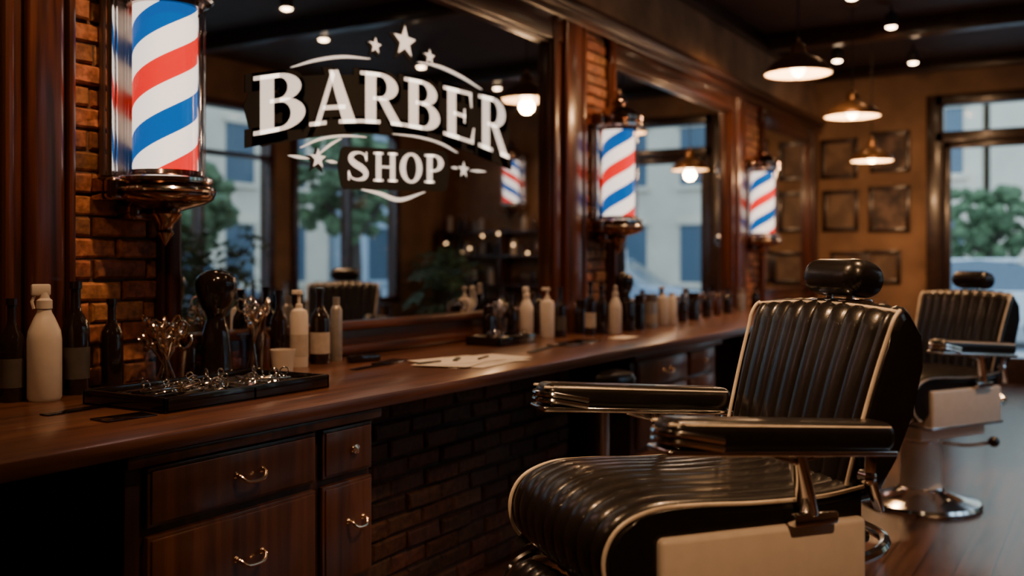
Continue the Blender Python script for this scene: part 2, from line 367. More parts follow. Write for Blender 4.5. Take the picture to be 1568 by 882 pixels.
def band(T,Bt,x0,x1,up,dn,off,n=40):
    vs=[]
    for k in range(n+1):
        X=x0+(x1-x0)*k/n; xx=min(max(X,T[0][0]),T[-1][0])
        q=min(k,n-k)/n; rr=min(1,math.sqrt(min(1,q*28)))
        zm=(interp(xx,T)+interp(xx,Bt))/2
        vs.append((X,GY-off,zm+(interp(xx,T)+up-zm)*rr)); vs.append((X,GY-off,zm-(zm-interp(xx,Bt)+dn)*rr))
    sign.add(vs,[(2*k,2*k+2,2*k+3,2*k+1) for k in range(n)],'signdark')
band(TT,BB,X0-.045,X1+.01,-.02,.05,.002)
st=[(sx0,wz(526,231,GY)),(sx1,wz(683,238,GY))]; sb=[(sx0,wz(526,276,GY)),(sx1,wz(683,281,GY))]
band(st,sb,sx0-.04,sx1+.03,.02,.04,.0022)
def star(px,py,r,dark=True):
    x,z=wp(px,py); k=dep(px,GY)/F; R=r*k
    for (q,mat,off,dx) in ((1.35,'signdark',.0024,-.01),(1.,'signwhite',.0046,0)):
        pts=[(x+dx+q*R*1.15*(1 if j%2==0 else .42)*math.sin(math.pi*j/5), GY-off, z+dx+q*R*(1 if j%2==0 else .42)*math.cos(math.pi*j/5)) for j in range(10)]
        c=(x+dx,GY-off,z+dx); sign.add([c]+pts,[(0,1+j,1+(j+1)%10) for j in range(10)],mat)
star(619,64,25);star(574,70,13);star(657,87,12);star(486,243,16);star(709,260,13)
def swoosh(pts,th):
    P=[wp(*p) for p in pts]; k=dep(600,GY)/F
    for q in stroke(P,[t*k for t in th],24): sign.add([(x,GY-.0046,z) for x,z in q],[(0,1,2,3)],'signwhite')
swoosh([(446,103),(485,92),(525,87),(566,90)],[1,4,4,1])
swoosh([(640,95),(672,102),(705,117),(737,137)],[1,4,4,1])
swoosh([(460,226),(490,213),(525,208),(560,210)],[1,3,3,1])
swoosh([(600,205),(640,210),(675,220),(700,234)],[1,3,3,1])
swoosh([(488,236),(505,222),(522,212)],[1,3,1])
swoosh([(553,290),(580,296),(612,306),(650,294)],[1,5,6,1])
for a,b_ in (((442,238),(472,243)),((500,246),(515,249)),((692,256),(700,258)),((720,261),(743,263))):
    swoosh([a,((a[0]+b_[0])/2,(a[1]+b_[1])/2),b_],[1,4,1])
sign.build('barber_shop_sign',smooth=False)
# ------------------------------------------------------------------ counter and cabinets
mb=MB()
mb.box(BACKX+.001,10.9,CF,W-.001,CT-.045,CT,'counter',bev=.008)
mb.build('counter_top')
CY=2.03
def pull(mb,x,z,w=.095,y=CY-.02):
    mb.tube(cat([(x-w/2,y,z+.006),(x-w*.49,y-.018,z+.004),(x-w*.28,y-.03,z-.012),(x+w*.28,y-.03,z-.012),(x+w*.49,y-.018,z+.004),(x+w/2,y,z+.006)],18),.0052,'gold',seg=8)
    for q in (-1,1): mb.lathe([(0,-.004),(.012,-.002),(.010,.004),(.006,.008),(0,.008)],'gold',(x+q*w/2,y,z+.006),12,R=Matrix.Rotation(rad(90),4,'X'))
def cabinet(name,x0,x1,cols,rows,first=False):
    mb=MB(); zt=CT-.0455
    mb.box(x0,x1,CY,W-.02,.0,zt,'cab',bev=.004)
    mb.box(x0-.02,x1+.02,CF+.012,CY+.01,zt-.032,zt,'cab',bev=.006)
    for (a,b_,kind) in cols:
        for (z0,z1) in rows:
            mb.box(a,b_,CY-.018,CY+.005,z0,z1,'drawer',bev=.006)
            g=.010; mb.box(a+g,b_-g,CY-.024,CY-.015,z0+g,z1-g,'drawer',bev=.004)
            zc=(z0+z1)/2
            if z1-z0<.19 and kind==0:
                mb.lathe([(0,-.0),(.013,.0),(.010,.006),(.015,.012),(0,.018)],'gold',((a+b_)/2+.02,CY-.024,zc),14,R=Matrix.Rotation(rad(90),4,'X'))
            else: pull(mb,(a+b_)/2+.03,zc if z1-z0<.2 else z1-.13, .095 if kind else .07)
    mb.build(name)
rows=[(.645,.795),(.32,.625),(.06,.30)]
cabinet('drawer_cabinet',1.57,2.49,[(wx(218,CY),wx(477,CY),1),(wx(487,CY),wx(563,CY),0)],rows)
cabinet('drawer_cabinet',wx(965,CY),wx(1095,CY),[(wx(972,CY),wx(1047,CY),1),(wx(1053,CY),wx(1090,CY),0)],[(.66,.795),(.36,.64),(.06,.34)])
cabinet('drawer_cabinet',7.4,10.8,[(7.45,8.2,1),(8.25,9.0,1),(9.05,9.8,1),(9.85,10.7,1)],[(.66,.795),(.36,.64),(.06,.34)])
cabinet('drawer_cabinet',-1.5,.2,[(-1.4,-.6,1),(-.55,.15,1)],[(.66,.795),(.36,.64),(.06,.34)])
mb=MB(); sxp,syp=wx(902,2.10),2.07
mb.lathe([(0,.705),(.13,.705),(.15,.725),(.155,.76),(.14,.785),(.09,.797),(0,.80)],'leather',(0,0,0),32)
mb.lathe([(.15,.70),(.157,.70),(.157,.715),(.15,.715)],'chrome')
mb.lathe([(.03,.05),(.03,.705)],'chrome'); mb.lathe([(0,0),(.2,0),(.2,.015),(.06,.05),(.03,.06)],'chrome')
mb.build('round_stool',loc=(sxp-.02,syp-.05,0))
# ------------------------------------------------------------------ barber poles
def pole(i,loc,rz=0):
    name='barber_pole' if i==0 else 'barber_pole.%03d'%i
    e=empty(name,loc,rz); g=.60; rg=.106; D=W-PY   # local: wall is at +Y*D, z=0 is glass bottom
    mb=MB(); mb.lathe([(rg,0),(rg,g)],'pole',seg=48); mb.build('striped_glass',e)
    mb=MB()
    mb.lathe([(.134,0),(.134,g)],'glass',seg=40)
    mb.build('outer_glass',e)
    mb=MB(); yb=min(D-.036,.134); yf=D-.088
    mb.box(-.165,.055,.108,yb,-.0,g,'satin',bev=.006)
    mb.tube([(-.157,.085,0),(-.157,.085,g)],.014,'chrome',seg=14)
    mb.tube([(-.125,.098,0),(-.125,.098,g)],.008,'chrome',seg=12)
    mb.tube([(.137,-.01,0),(.137,-.01,g)],.005,'chrome',seg=10)
    mb.lathe([(0,.02),(.125,.02),(.13,.005),(.152,.0),(.158,-.012),(.158,-.022),(.150,-.028),(.165,-.036),(.168,-.055),(.160,-.075),(.13,-.092),(.075,-.108),(.05,-.116),(.056,-.126),(.045,-.145),(.028,-.16),(.024,-.18),(.030,-.19),(.018,-.207),(.010,-.222),(0,-.235)],'bronze',seg=40)
    mb.lathe([(.153,-.002),(.160,-.006),(.160,-.016),(.153,-.02)],'chrome',seg=40)
    mb.lathe([(.168,-.04),(.172,-.047),(.168,-.054)],'chrome',seg=40)
    mb.box(-.195,.13,.02,yf,-.085,-.008,'bronze',bev=.015,seg=3)
    mb.box(-.195,.04,yf-.03,D-.036,-.085,-.008,'bronze',bev=.01)
    mb.box(-.10,.05,.04,D-.036,-.15,-.08,'bronze',bev=.02,seg=3)
    mb.lathe([(0,g-.02),(.125,g-.02),(.13,g-.005),(.152,g),(.158,g+.012),(.158,g+.03),(.145,g+.036),(.160,g+.045),(.162,g+.07),(.145,g+.09),(.11,g+.12),(.06,g+.145),(.045,g+.16),(.055,g+.175),(.05,g+.19),(.02,g+.21),(.028,g+.23),(.02,g+.25),(0,g+.26)],'bronze',seg=40)
    mb.lathe([(.153,g+.002),(.161,g+.008),(.161,g+.02),(.153,g+.026)],'chrome',seg=40)
    mb.box(-.195,.13,.02,yf,g+.01,g+.085,'bronze',bev=.015,seg=3)
    mb.box(-.195,.04,yf-.03,D-.036,g+.01,g+.085,'bronze',bev=.01)
    mb.build('housing',e)
PY=2.78
pole(0,(wx(253,PY),PY,wz(253,272,PY)))
pole(1,(wx(947,PY),PY,wz(947,336,PY)))
pole(2,(wx(1168,PY),PY,wz(1168,360,PY)))
pole(3,(FARX-.175,-1.15,2.08),rz=rad(-90))
# ------------------------------------------------------------------ bottles etc
def bottle_geo(mb,r,h,kind,mat,lab=None,loc=(0,0,0),seg=24):
    T0=mb.T.copy(); mb.T=mb.T@Matrix.Translation(Vector(loc))
    if kind=='wine':
        mb.lathe([(0,0),(r*.95,0),(r,.02*h),(r,.56*h),(r*.9,.64*h),(r*.45,.73*h),(r*.36,.78*h),(r*.36,.93*h),(r*.46,.935*h),(r*.46,h),(0,h)],mat,seg=seg)
    elif kind=='spray':
        mb.lathe([(0,0),(r*.9,0),(r,.03*h),(r,.52*h),(r*.93,.60*h),(r*.6,.71*h),(r*.42,.76*h),(r*.4,.80*h)],mat,seg=seg)
        mb.lathe([(r*.46,.79*h),(r*.46,.86*h),(r*.3,.88*h),(r*.26,.93*h)],mat,seg=seg)
        mb.box(-r*.75,r*.35,-r*.22,r*.22,.90*h,h,mat,bev=r*.12)
        mb.tube([(-r*.55,0,.91*h),(-r*.7,0,.85*h),(-r*.6,0,.79*h)],r*.1,mat,seg=6)
    elif kind=='pump':
        mb.lathe([(0,0),(r*.95,0),(r,.02*h),(r,.66*h),(r*.85,.72*h),(r*.4,.75*h),(r*.4,.8*h),(r*.18,.81*h),(r*.18,.92*h),(r*.4,.93*h),(r*.4,.97*h),(0,.98*h)],mat,seg=seg)
        mb.box(-r*.9,r*.3,-r*.16,r*.16,.93*h,.985*h,mat,bev=r*.06)
    elif kind=='tube':
        mb.lathe([(0,0),(r*.95,0),(r,.02*h),(r,.80*h),(r*.7,.86*h),(r*.6,.87*h),(r*.6,h),(0,h)],mat,seg=seg)
    elif kind=='jar':
        mb.lathe([(0,0),(r,0),(r,.72*h),(r*.85,.78*h),(r*.9,.80*h),(r*.9,h),(0,h)],mat,seg=seg)
    if lab: mb.lathe([(r*1.015,.14*h),(r*1.015,.42*h)],lab,seg=seg)
    mb.T=T0
def bottle(name,px,py,hpx,wpx,kind,mat='darkglass',lab=None):
    x,y=cpos(px,py,r=.03); d=x*C+y*S; h=hpx*d/F; r=wpx*d/F/2; mb=MB()
    bottle_geo(mb,r,h,kind,mat,lab)
    return mb.build(name,loc=(x,y,CT),rz=random.uniform(-.6,.6))
bottle('glass_bottle',18,614,158,36,'wine','darkglass','greylabel')
bottle('spray_bottle',68,613,178,50,'spray','white')
bottle('glass_bottle',116,603,172,40,'wine','darkglass','greylabel')
bottle('glass_bottle',171,594,138,34,'wine','darkglass')
bottle('glass_bottle',427,558,118,26,'wine','darkglass')
bottle('pump_bottle',458,562,120,28,'pump','white','label')
bottle('glass_bottle',490,557,116,30,'wine','darkglass','label')
bottle('lotion_bottle',515,553,98,18,'tube','silver')
bottle('glass_bottle',403,556,80,22,'wine','amber')
bottle('lotion_bottle',292,574,66,18,'tube','darkglass')
x,y=cpos(433,571,r=.05); mb=MB(); k=(x*C+y*S)/F
mb.lathe([(0,0),(15*k,0),(19*k,36*k),(17.5*k,36*k),(14*k,3*k),(0,3*k)],'white'); mb.build('white_cup',loc=(x,y,CT))
x,y=cpos(331,573,r=.06); k=(x*C+y*S)/F; mb=MB()
prof=[(0,0),(27,0),(28,5),(25,14),(23,40),(20,66),(15,84),(14,90),(17,98),(22,106),(28,122),(31,138),(29,150),(20,159),(8,163),(0,164)]
P=cat([(a,b_,0) for a,b_ in prof],50); mb.lathe([(max(p.x,0)*k,max(p.y,0)*k) for p in P],'blackgloss',seg=40); mb.build('shaving_brush',loc=(x,y,CT+.001))
def scissors(mb,base,tip,mat='gold',s=1.0,spin=0):
    b_=Vector(base);t=Vector(tip);d=(t-b_).normalized(); side=d.cross(Vector((math.cos(spin),math.sin(spin),.1))).normalized(); L=(t-b_).length
    for q in (-1,1):
        p1=b_+d*L*.62
        mb.tube([b_+side*q*.001,b_+d*L*.3-side*q*.003*s,p1-side*q*.003*s,p1+d*L*.12+side*q*.010*s],[.0012,.003,.0035,.003],mat,seg=6)
        cc=p1+d*L*.22+side*q*.020*s; R1=.017*s
        mb.tube([cc+d*R1*1.25*math.cos(a)+side*R1*math.sin(a) for a in [2*math.pi*i/14 for i in range(14)]],.0032*s,mat,seg=6,closed=True)
def scissor_jar(px,py,wpx,hpx,n,allh,nm,sp=1.5,sc=1.15,yo=0):
    x,y=cpos(px,py,r=.06); y-=yo; k=(x*C+y*S)/F; mb=MB(); r=wpx*k/2; rnd=random.Random(px)
    mb.lathe([(0,.003),(r*.8,.003),(r*.85,.0),(r,hpx*k*.8),(r*1.05,hpx*k),(r*1.0,hpx*k),(r*.93,hpx*k*.8),(r*.78,.008),(0,.008)],'glass',seg=28)
    for i in range(n):
        a=i*2*math.pi/n+rnd.uniform(-.3,.3); ra=rnd.uniform(.3,1.)
        base=(r*.5*math.cos(a+3),r*.5*math.sin(a+3),.012); h=allh*k*rnd.uniform(.72,1.0)
        tip=(r*sp*ra*math.cos(a),r*sp*ra*math.sin(a),h)
        scissors(mb,base,tip,rnd.choice(['gold','chrome','chrome']),sc,rnd.uniform(0,3))
    mb.build(nm,loc=(x,y,CT))
scissor_jar(245,580,64,52,14,112,'scissor_jar',1.6,1.25,yo=.03)
scissor_jar(386,569,38,58,7,128,'scissor_jar')
def tray(x,y,L,name,depth=.26,tools=10,rz=0,sd=1):
    mb=MB(); D=depth; h=.045
    mb.box(-L/2,L/2,-D/2,D/2,0,.01,'blackgloss',bev=.003)
    for (a,b_,c,d) in ((-L/2,L/2,-D/2,-D/2+.014),(-L/2,L/2,D/2-.014,D/2),(-L/2,-L/2+.014,-D/2,D/2),(L/2-.014,L/2,-D/2,D/2)):
        mb.box(a,b_,c,d,0,h,'blackgloss',bev=.004)
    mb.box(-.004,.004,-D/2,D/2,.0,h*.8,'blackgloss')
    rnd=random.Random(sd)
    for i in range(tools):
        cx=rnd.uniform(-L*.36,L*.36); cy=rnd.uniform(-D*.36,D*.34); a=rnd.uniform(-.5,.5)+(1.2 if rnd.random()<.3 else 0); l=rnd.uniform(.07,.13)
        dx,dy=math.cos(a)*l/2,math.sin(a)*l/2; z=h-.008+rnd.uniform(-.008,.006)
        kind=rnd.random()
        if kind<.4: scissors(mb,(cx-dx,cy-dy,z),(cx+dx,cy+dy,z+.004),'chrome',.75,0)
        elif kind<.75: mb.bar((cx-dx,cy-dy,z),(cx+dx,cy+dy,z),.012,.006,'chrome',.002)
        else: mb.bar((cx-dx,cy-dy,z),(cx+dx,cy+dy,z),.02,.010,rnd.choice(['gold','blackgloss']),.002)
    mb.box(-L/2+.02,L/2-.02,-D/2+.02,D/2-.02,.008,h-.018,'dark')
    mb.build(name,loc=(x,y,CT),rz=rz)
tx=(wx(165,2.45)+wx(430,2.45))/2
tray(tx,2.40,wx(428,2.45)-wx(172,2.45),'tool_tray',depth=.36,tools=54,sd=5)
x,y=cpos(768,526); tray(x,y,.36,'tool_tray',depth=.2,tools=8)
def flat(name,px,py,L,D,mat,rz,t=.004,dz=0):
    x,y=cpos(px,py); mb=MB(); mb.box(-L/2,L/2,-D/2,D/2,0,t,mat,bev=t*.3)
    if name=='hair_comb':
        n=int(L/.006)
        for i in range(n): mb.box(-L/2+i*.006,-L/2+i*.006+.003,-D/2-.018,-D/2,0.0,t*.9,mat)
    mb.build(name,loc=(x,y,CT+.0005+dz),rz=rz)
flat('hair_comb',112,629,.20,.02,'blackgloss',.05)
flat('magazine',190,640,.15,.08,'blackgloss',-.1)
flat('hair_comb',560,563,.2,.018,'blackgloss',.1)
flat('razor_case',597,556,.2,.07,'blackgloss',.2,.008)
flat('hair_clipper',557,554,.15,.045,'blackgloss',-.3,.03)
def papers(px,py,nm,n=6):
    x,y=cpos(px,py); mb=MB(); rnd=random.Random(3)
    for i in range(n):
        a=rnd.uniform(-.35,.35); cx,cy=rnd.uniform(-.2,.2),rnd.uniform(-.06,.06); z=.001+i*.0015
        co=[Vector((cx,cy,z))+Matrix.Rotation(a,3,'Z')@Vector(p) for p in ((-.17,-.12,0),(.17,-.12,0),(.17,.12,0),(-.17,.12,0))]
        mb.add([*co,*[c+Vector((0,0,.001)) for c in co]],[(0,1,2,3),(4,5,6,7),(0,1,5,4),(1,2,6,5),(2,3,7,6),(3,0,4,7)],'paper')
    mb.bar((.1,-.03,.013),(.22,-.0,.013),.012,.006,'blackgloss',.002)
    mb.bar((-.05,.06,.013),(-.18,.08,.013),.02,.006,'ink',.002)
    mb.bar((.0,.02,.013),(.10,.07,.013),.02,.006,'ink',.002)
    mb.build(nm,loc=(x,y,CT),smooth=False)
papers(703,557,'loose_papers')
flat('magazine',880,526,.4,.14,'blackgloss',.1,.006)
flat('loose_papers',955,517,.2,.1,'paper',.0,.002)
flat('hair_comb',825,536,.3,.02,'ink',.2)
far=[(748,508,52,18,'jar','darkglass',0),(783,507,66,20,'wine','darkglass',0),(806,517,78,22,'spray','white',0),(824,512,62,16,'tube','darkglass',0),(838,517,78,22,'pump','white',0),(858,516,76,18,'wine','darkglass','greylabel'),
(876,510,62,16,'wine','amber',0),(890,511,52,18,'jar','darkglass',0),(904,513,82,17,'wine','darkglass','label'),(921,511,74,18,'wine','darkglass',0),(942,511,74,20,'spray','white',0),(962,507,64,20,'pump','darkglass',0),(979,505,54,16,'jar','darkglass',0),(997,502,52,20,'jar','silver','label'),(1015,498,60,18,'pump','white',0),(1029,496,48,14,'tube','white',0),
(1045,493,44,14,'wine','darkglass',0),(1062,490,42,18,'jar','darkglass',0),(1082,486,44,14,'wine','darkglass',0),(1098,483,38,12,'tube','amber',0),(1114,480,38,13,'wine','darkglass',0),(1135,476,34,12,'jar','silver',0),(1156,472,34,12,'wine','darkglass',0)]
nm={'wine':'glass_bottle','spray':'spray_bottle','pump':'pump_bottle','tube':'lotion_bottle','jar':'pomade_jar'}
for (a,b_,h,w,kd,mt,lb) in far: bottle(nm[kd],a,b_,h,w,kd,mt,lb or None)
scissor_jar(765,506,24,34,5,70,'scissor_jar')
x,y=cpos(955,500,r=.04); k=(x*C+y*S)/F*.5; mb=MB(); mb.lathe([(max(p.x,0)*k,max(p.y,0)*k) for p in P],'blackgloss',seg=24); mb.build('shaving_brush',loc=(x,y,CT+.001))
# ------------------------------------------------------------------ barber chair
def pleated(mb,prof,wf,n,depth,mat,frac=.80,crown=.012,nu=44,roll=.02,ex=.30):
    P=cat([(a,0,b_) for a,b_ in prof],nu); nt=n*14+28; vs=[];fs=[]
    for i,p in enumerate(P):
        t=(P[min(i+1,nu)]-P[max(i-1,0)]).normalized(); N=Vector((t.z,0,-t.x)); 
        if N.dot(Vector((.7,0,.7)))<0: N=-N
        u=i/nu; w=wf(u)
        for j in range(nt+1):
            t_=-1+2*j/nt; a=abs(t_)
            if a<frac: ph=(t_/frac+1)/2*n; bmp=depth*(abs(math.sin(math.pi*ph))**ex)
            else:
                q=(a-frac)/(1-frac); bmp=depth*1.1*(max(0,math.sin(math.pi*min(q,1)))**.4) if q<.5 else depth*1.1*math.sqrt(max(0,1-((q-.5)/.5)**2))
            off=bmp-depth+crown*(1-t_*t_)-(roll*max(0,(a-.9)/.1)**2 if a>.9 else 0)
            vs.append((p.x+N.x*off,t_*w,p.z+N.z*off))
    for i in range(nu):
        for j in range(nt): fs.append((i*(nt+1)+j,i*(nt+1)+j+1,(i+1)*(nt+1)+j+1,(i+1)*(nt+1)+j))
    mb.add(vs,fs,mat)
def loft_body(mb,poly,wf,mat,rim=.92):
    c=Vector((sum(p[0] for p in poly)/len(poly),sum(p[1] for p in poly)/len(poly))); sl=[(-1,rim),(-.985,.965),(-.95,1),(.95,1),(.985,.965),(1,rim)]
    vs=[];n=len(poly)
    for (t,s_) in sl:
        for (a,b_) in poly:
            x=c.x+(a-c.x)*s_; z=c.y+(b_-c.y)*s_; vs.append((x,t*wf(b_),z))
    fs=[tuple(range(n)),tuple((len(sl)-1)*n+i for i in range(n))]
    for k in range(len(sl)-1):
        for i in range(n): fs.append((k*n+i,k*n+(i+1)%n,(k+1)*n+(i+1)%n,(k+1)*n+i))
    mb.add(vs,fs,mat)
def barber_chair(i,x,y,rz,lift=0.):
    e=empty('barber_chair' if i==0 else 'barber_chair.%03d'%i,(x,y,0),rz)
    U=Matrix.Translation((0,0,lift))
    mb=MB(); mb.T=U
    sp=[(-.34,.785),(-.22,.772),(-.05,.772),(.10,.780),(.21,.778),(.29,.748),(.325,.69),(.315,.62),(.27,.57)]
    sw=.275
    pleated(mb,sp,lambda u:sw*(1-.03*u),7,.0068,'leather',nu=60,frac=.76,crown=.016,ex=.30)
    body=[(p.x-.0,p.z-.012) for p in cat([(a,0,b_) for a,b_ in sp],20)]; body=[(a-(.012 if a>.25 else 0),b_) for a,b_ in body]
    body+= [(.20,.60),(.18,.70),(-.34,.70)]
    loft_body(mb,body,lambda z:sw-.003,'leather',rim=.985)
    for q in (-1,1):
        mb.tube([(p.x+.004,q*(sw*(1-.03*k/40)+.002),p.z-.006) for k,p in enumerate(cat([(a,0,b_) for a,b_ in sp],40))],.0046,'pipe')
    mb.tube([(.27,-sw,.57),(.27,sw,.57)],.0046,'pipe')
    mb.build('seat_cushion',e)
    mb=MB(); mb.T=U
    bp_=[(-.300,.75),(-.318,.83),(-.345,.93),(-.375,1.03),(-.402,1.11),(-.418,1.155),(-.440,1.182),(-.475,1.19)]
    def bw(u): return .252+.028*min(1,u*1.5)-(.022*max(0,(u-.8)/.2)**2)
    pleated(mb,bp_,bw,8,.0085,'leather',nu=50,frac=.84,crown=.014,ex=.34)
    fr=[(p.x-.010,p.z) for p in cat([(a,0,b_) for a,b_ in bp_],16)]
    bk=fr+[(-.495,1.178),(-.515,1.13),(-.518,1.05),(-.497,.93),(-.455,.82),(-.405,.74),(-.33,.73)]
    loft_body(mb,bk,lambda z:bw(min(1,max(0,(z-.75)/.44)))-.004,'leather',rim=.94)
    cp=cat([(a,0,b_) for a,b_ in bp_],40)
    for q in (-1,1):
        mb.tube([(p.x+.001,q*bw(k/40),p.z) for k,p in enumerate(cp) if k<36],.0048,'pipe')
    k=35; mb.tube([(cp[k].x+.004,t*bw(.875),cp[k].z+.008-.012*t*t) for t in [j/10-1 for j in range(21)]],.0048,'pipe')
    mb.build('backrest',e)
    mb=MB(); mb.T=U
    R=Matrix.Rotation(rad(-12),4,'Y')
    mb.box(-.565,-.445,-.112,.112,1.208,1.303,'leather',bev=.044,seg=6,R=R)
    for q in (-.04,.04): mb.tube([(-.495,q,1.22),(-.495,q,1.15)],.009,'chrome')
    mb.box(-.545,-.455,-.07,.07,1.188,1.202,'chrome',bev=.005)
    mb.build('headrest',e)
    for q,nm_ in ((1,'armrest_left'),(-1,'armrest_right')):
        mb=MB(); R=Matrix.Rotation(rad(-4.0),4,'Y'); cx=-.065; cz=.918; A=Matrix.Translation((cx,q*.324,cz))@R
        mb.T=U@A
        mb.box(-.289,.292,-.048,.048,-.028,.040,'leather',bev=.026,seg=6)
        mb.box(-.290,.297,-.0505,.0505,-.035,-.020,'chrome',bev=.007,seg=3)
        for zz in (-.006,.010):
            nb=[(.17,-.0500,zz-.012),(.262,-.0485,zz),(.290,-.034,zz),(.2985,0,zz),(.290,.034,zz),(.262,.0485,zz),(.17,.0500,zz-.012)]
            mb.tube(cat(nb,24),.0075,'chrome',seg=8)
        pr=[(-.27,-.040),(.245,-.040),(.274,-.022),(.274,.022),(.245,.040),(-.27,.040)]
        mb.tube(cat([(a,b_,.029) for a,b_ in pr],40),.0034,'pipe',seg=6)
        mb.T=U
        mb.bar((-.11,q*.322,.895),(-.165,q*.303,.735),.046,.020,'chrome',.008)
        mb.bar((-.03,q*.322,.887),(-.12,q*.315,.86),.028,.018,'chrome',.006)
        mb.bar((-.20,q*.322,.880),(-.12,q*.315,.865),.028,.018,'chrome',.006)
        mb.box(-.235,-.115,q*.302-.016,q*.302+.016,.712,.742,'chrome',bev=.007)
        mb.bar((-.325,q*.315,.878),(-.335,q*.297,.80),.026,.014,'chrome',.005)
        mb.bar((-.335,q*.297,.81),(-.375,q*.285,.72),.026,.014,'chrome',.005)
        mb.lathe([(0,-.02),(.018,-.02),(.018,.006),(.010,.014),(0,.016)],'chrome',(-.335,q*.297,.805),16,R=Matrix.Rotation(rad(-90*q),4,'X'))
        mb.build(nm_,e)
    mb=MB(); mb.T=U
    mb.box(-.335,.205,-.292,.292,.52,.712,'cream',bev=.014,seg=3)
    mb.box(-.34,.18,-.20,.20,.44,.53,'cream',bev=.02,seg=3)
    mb.box(-.345,.212,-.296,.296,.515,.53,'chrome',bev=.005)
    mb.tube(cat([(-.30,-.27,.60),(-.40,-.26,.62),(-.47,-.18,.63),(-.49,0,.63),(-.47,.18,.63),(-.40,.26,.62),(-.30,.27,.60)],30),.014,'chrome',seg=8)
    mb.box(-.46,-.34,-.16,.16,.605,.635,'leather',bev=.01)
    mb.build('seat_frame',e)
    mb=MB(); mb.T=U
    for q in (-1,1):
        mb.tube(cat([(.20,q*.20,.56),(.31,q*.20,.555),(.37,q*.20,.50),(.44,q*.20,.34),(.52,q*.20,.22),(.66,q*.20,.20)],30),.013,'chrome')
    lp=[(.285,.545),(.325,.555),(.36,.53),(.40,.44),(.44,.34),(.47,.28)]
    pleated(mb,lp,lambda u:.185,6,.008,'leather',nu=20)
    mb.box(.50,.68,-.21,.21,.19,.215,'chrome',bev=.01); mb.box(.515,.665,-.19,.19,.213,.222,'leather',bev=.003)
    mb.build('leg_rest',e)
    mb=MB(); mb.T=Matrix.Translation((-.07,0,0))
    mb.lathe([(.0,0),(.30,0),(.305,.012),(.295,.028),(.22,.045),(.13,.075),(.11,.10)],'chrome',seg=48)
    mb.lathe([(.11,.10),(.105,.12),(.10,.30),(.085,.34)],'cream',seg=36)
    mb.lathe([(.06,.33),(.06,.46+lift)],'chrome',seg=28)
    mb.lathe([(.085,.33),(.09,.345),(.06,.36)],'chrome',seg=28)
    mb.tube(cat([(-.08,.08,.33),(-.10,.22,.34),(-.08,.36,.38)],10),.010,'chrome'); mb.ball((-.08,.375,.385),.028,.028,.028,'blackgloss')
    mb.build('pedestal',e)
def place(r,d): return r*S+d*C, -r*C+d*S
cx,cy=place(.40,2.44)
rzc=math.atan2(.93*C-.36*S,-.93*S-.36*C)
barber_chair(0,cx,cy,rzc)
cx,cy=place((1396-CX)/F*5.3,5.3)
barber_chair(1,cx,cy,rzc+rad(8),lift=-.06)
# ------------------------------------------------------------------ pendants, ceiling spots, added fill spots
WARM=(1,.56,.27)
def light(name,kind,loc,energy,col=WARM,parent=None,**kw):
    l=bpy.data.lights.new(name,kind); l.energy=energy; l.color=col
    for k,v in kw.items(): setattr(l,k,v)
    o=bpy.data.objects.new(name,l); bpy.context.collection.objects.link(o); o.location=loc
    if parent: o.parent=parent
    return o
def pendant(i,px,py,wpx,d):
    x,y=place((px-CX)/F*d,d) ; z=EYE+(HY-py)*d/F; r=wpx*d/F/2
    e=empty('pendant_lamp' if i==0 else 'pendant_lamp.%03d'%i,(x,y,z))
    mb=MB()
    mb.lathe([(r,0),(r*1.02,.008),(r*.97,.03),(r*.80,.075),(r*.48,.115),(r*.26,.14),(r*.22,.19),(r*.15,.21),(.012,.22),(.012,.25)],'shade',seg=40)
    mb.tube([(0,0,.22),(0,0,CEIL-z-.03)],.005,'dark',seg=6)
    mb.lathe([(0,CEIL-z),(.05,CEIL-z),(.045,CEIL-z-.04),(0,CEIL-z-.045)],'shade',seg=20)
    mb.build('shade',e)
    mb=MB(); mb.lathe([(r*.985,.004),(r*.94,.03),(r*.77,.07),(r*.45,.108),(.02,.125)],'shadein',seg=40); mb.build('reflector',e)
    mb=MB(); mb.ball((0,0,.035),.05,.05,.05,'bulb'); mb.build('bulb',e)
    light('pendant_light','POINT',(0,0,-.05),26,parent=e,shadow_soft_size=.06)
pendant(0,1222,114,100,6.86); pendant(1,1305,179,82,8.4); pendant(2,1335,247,62,9.7)
def can(i,x,y,z=CEIL-.18,energy=70,aim=None,size=75,r=.05,soft=.05):
    e=empty('ceiling_or_fill_spot' if i==0 else 'ceiling_or_fill_spot.%03d'%i,(x,y,z))
    mb=MB(); mb.lathe([(r*.9,0),(r*1.1,-.0),(r*1.1,.10),(r*.5,.13),(0,.13)],'dark',seg=24); mb.tube([(0,0,.12),(0,0,CEIL-z)],.01,'dark')
    mb.build('can',e)
    mb=MB(); mb.ball((0,0,.004),r*.92,r*.92,.02,'spotlens',sub=2); mb.build('lens',e)
    if energy:
        l=light('spot_light','SPOT',(0,0,-.03),energy,parent=e,shadow_soft_size=soft,spot_size=rad(size),spot_blend=.7)
        if aim:
            d=Vector(aim)-Vector((x,y,z)); l.rotation_euler=d.to_track_quat('-Z','Y').to_euler()
k=0
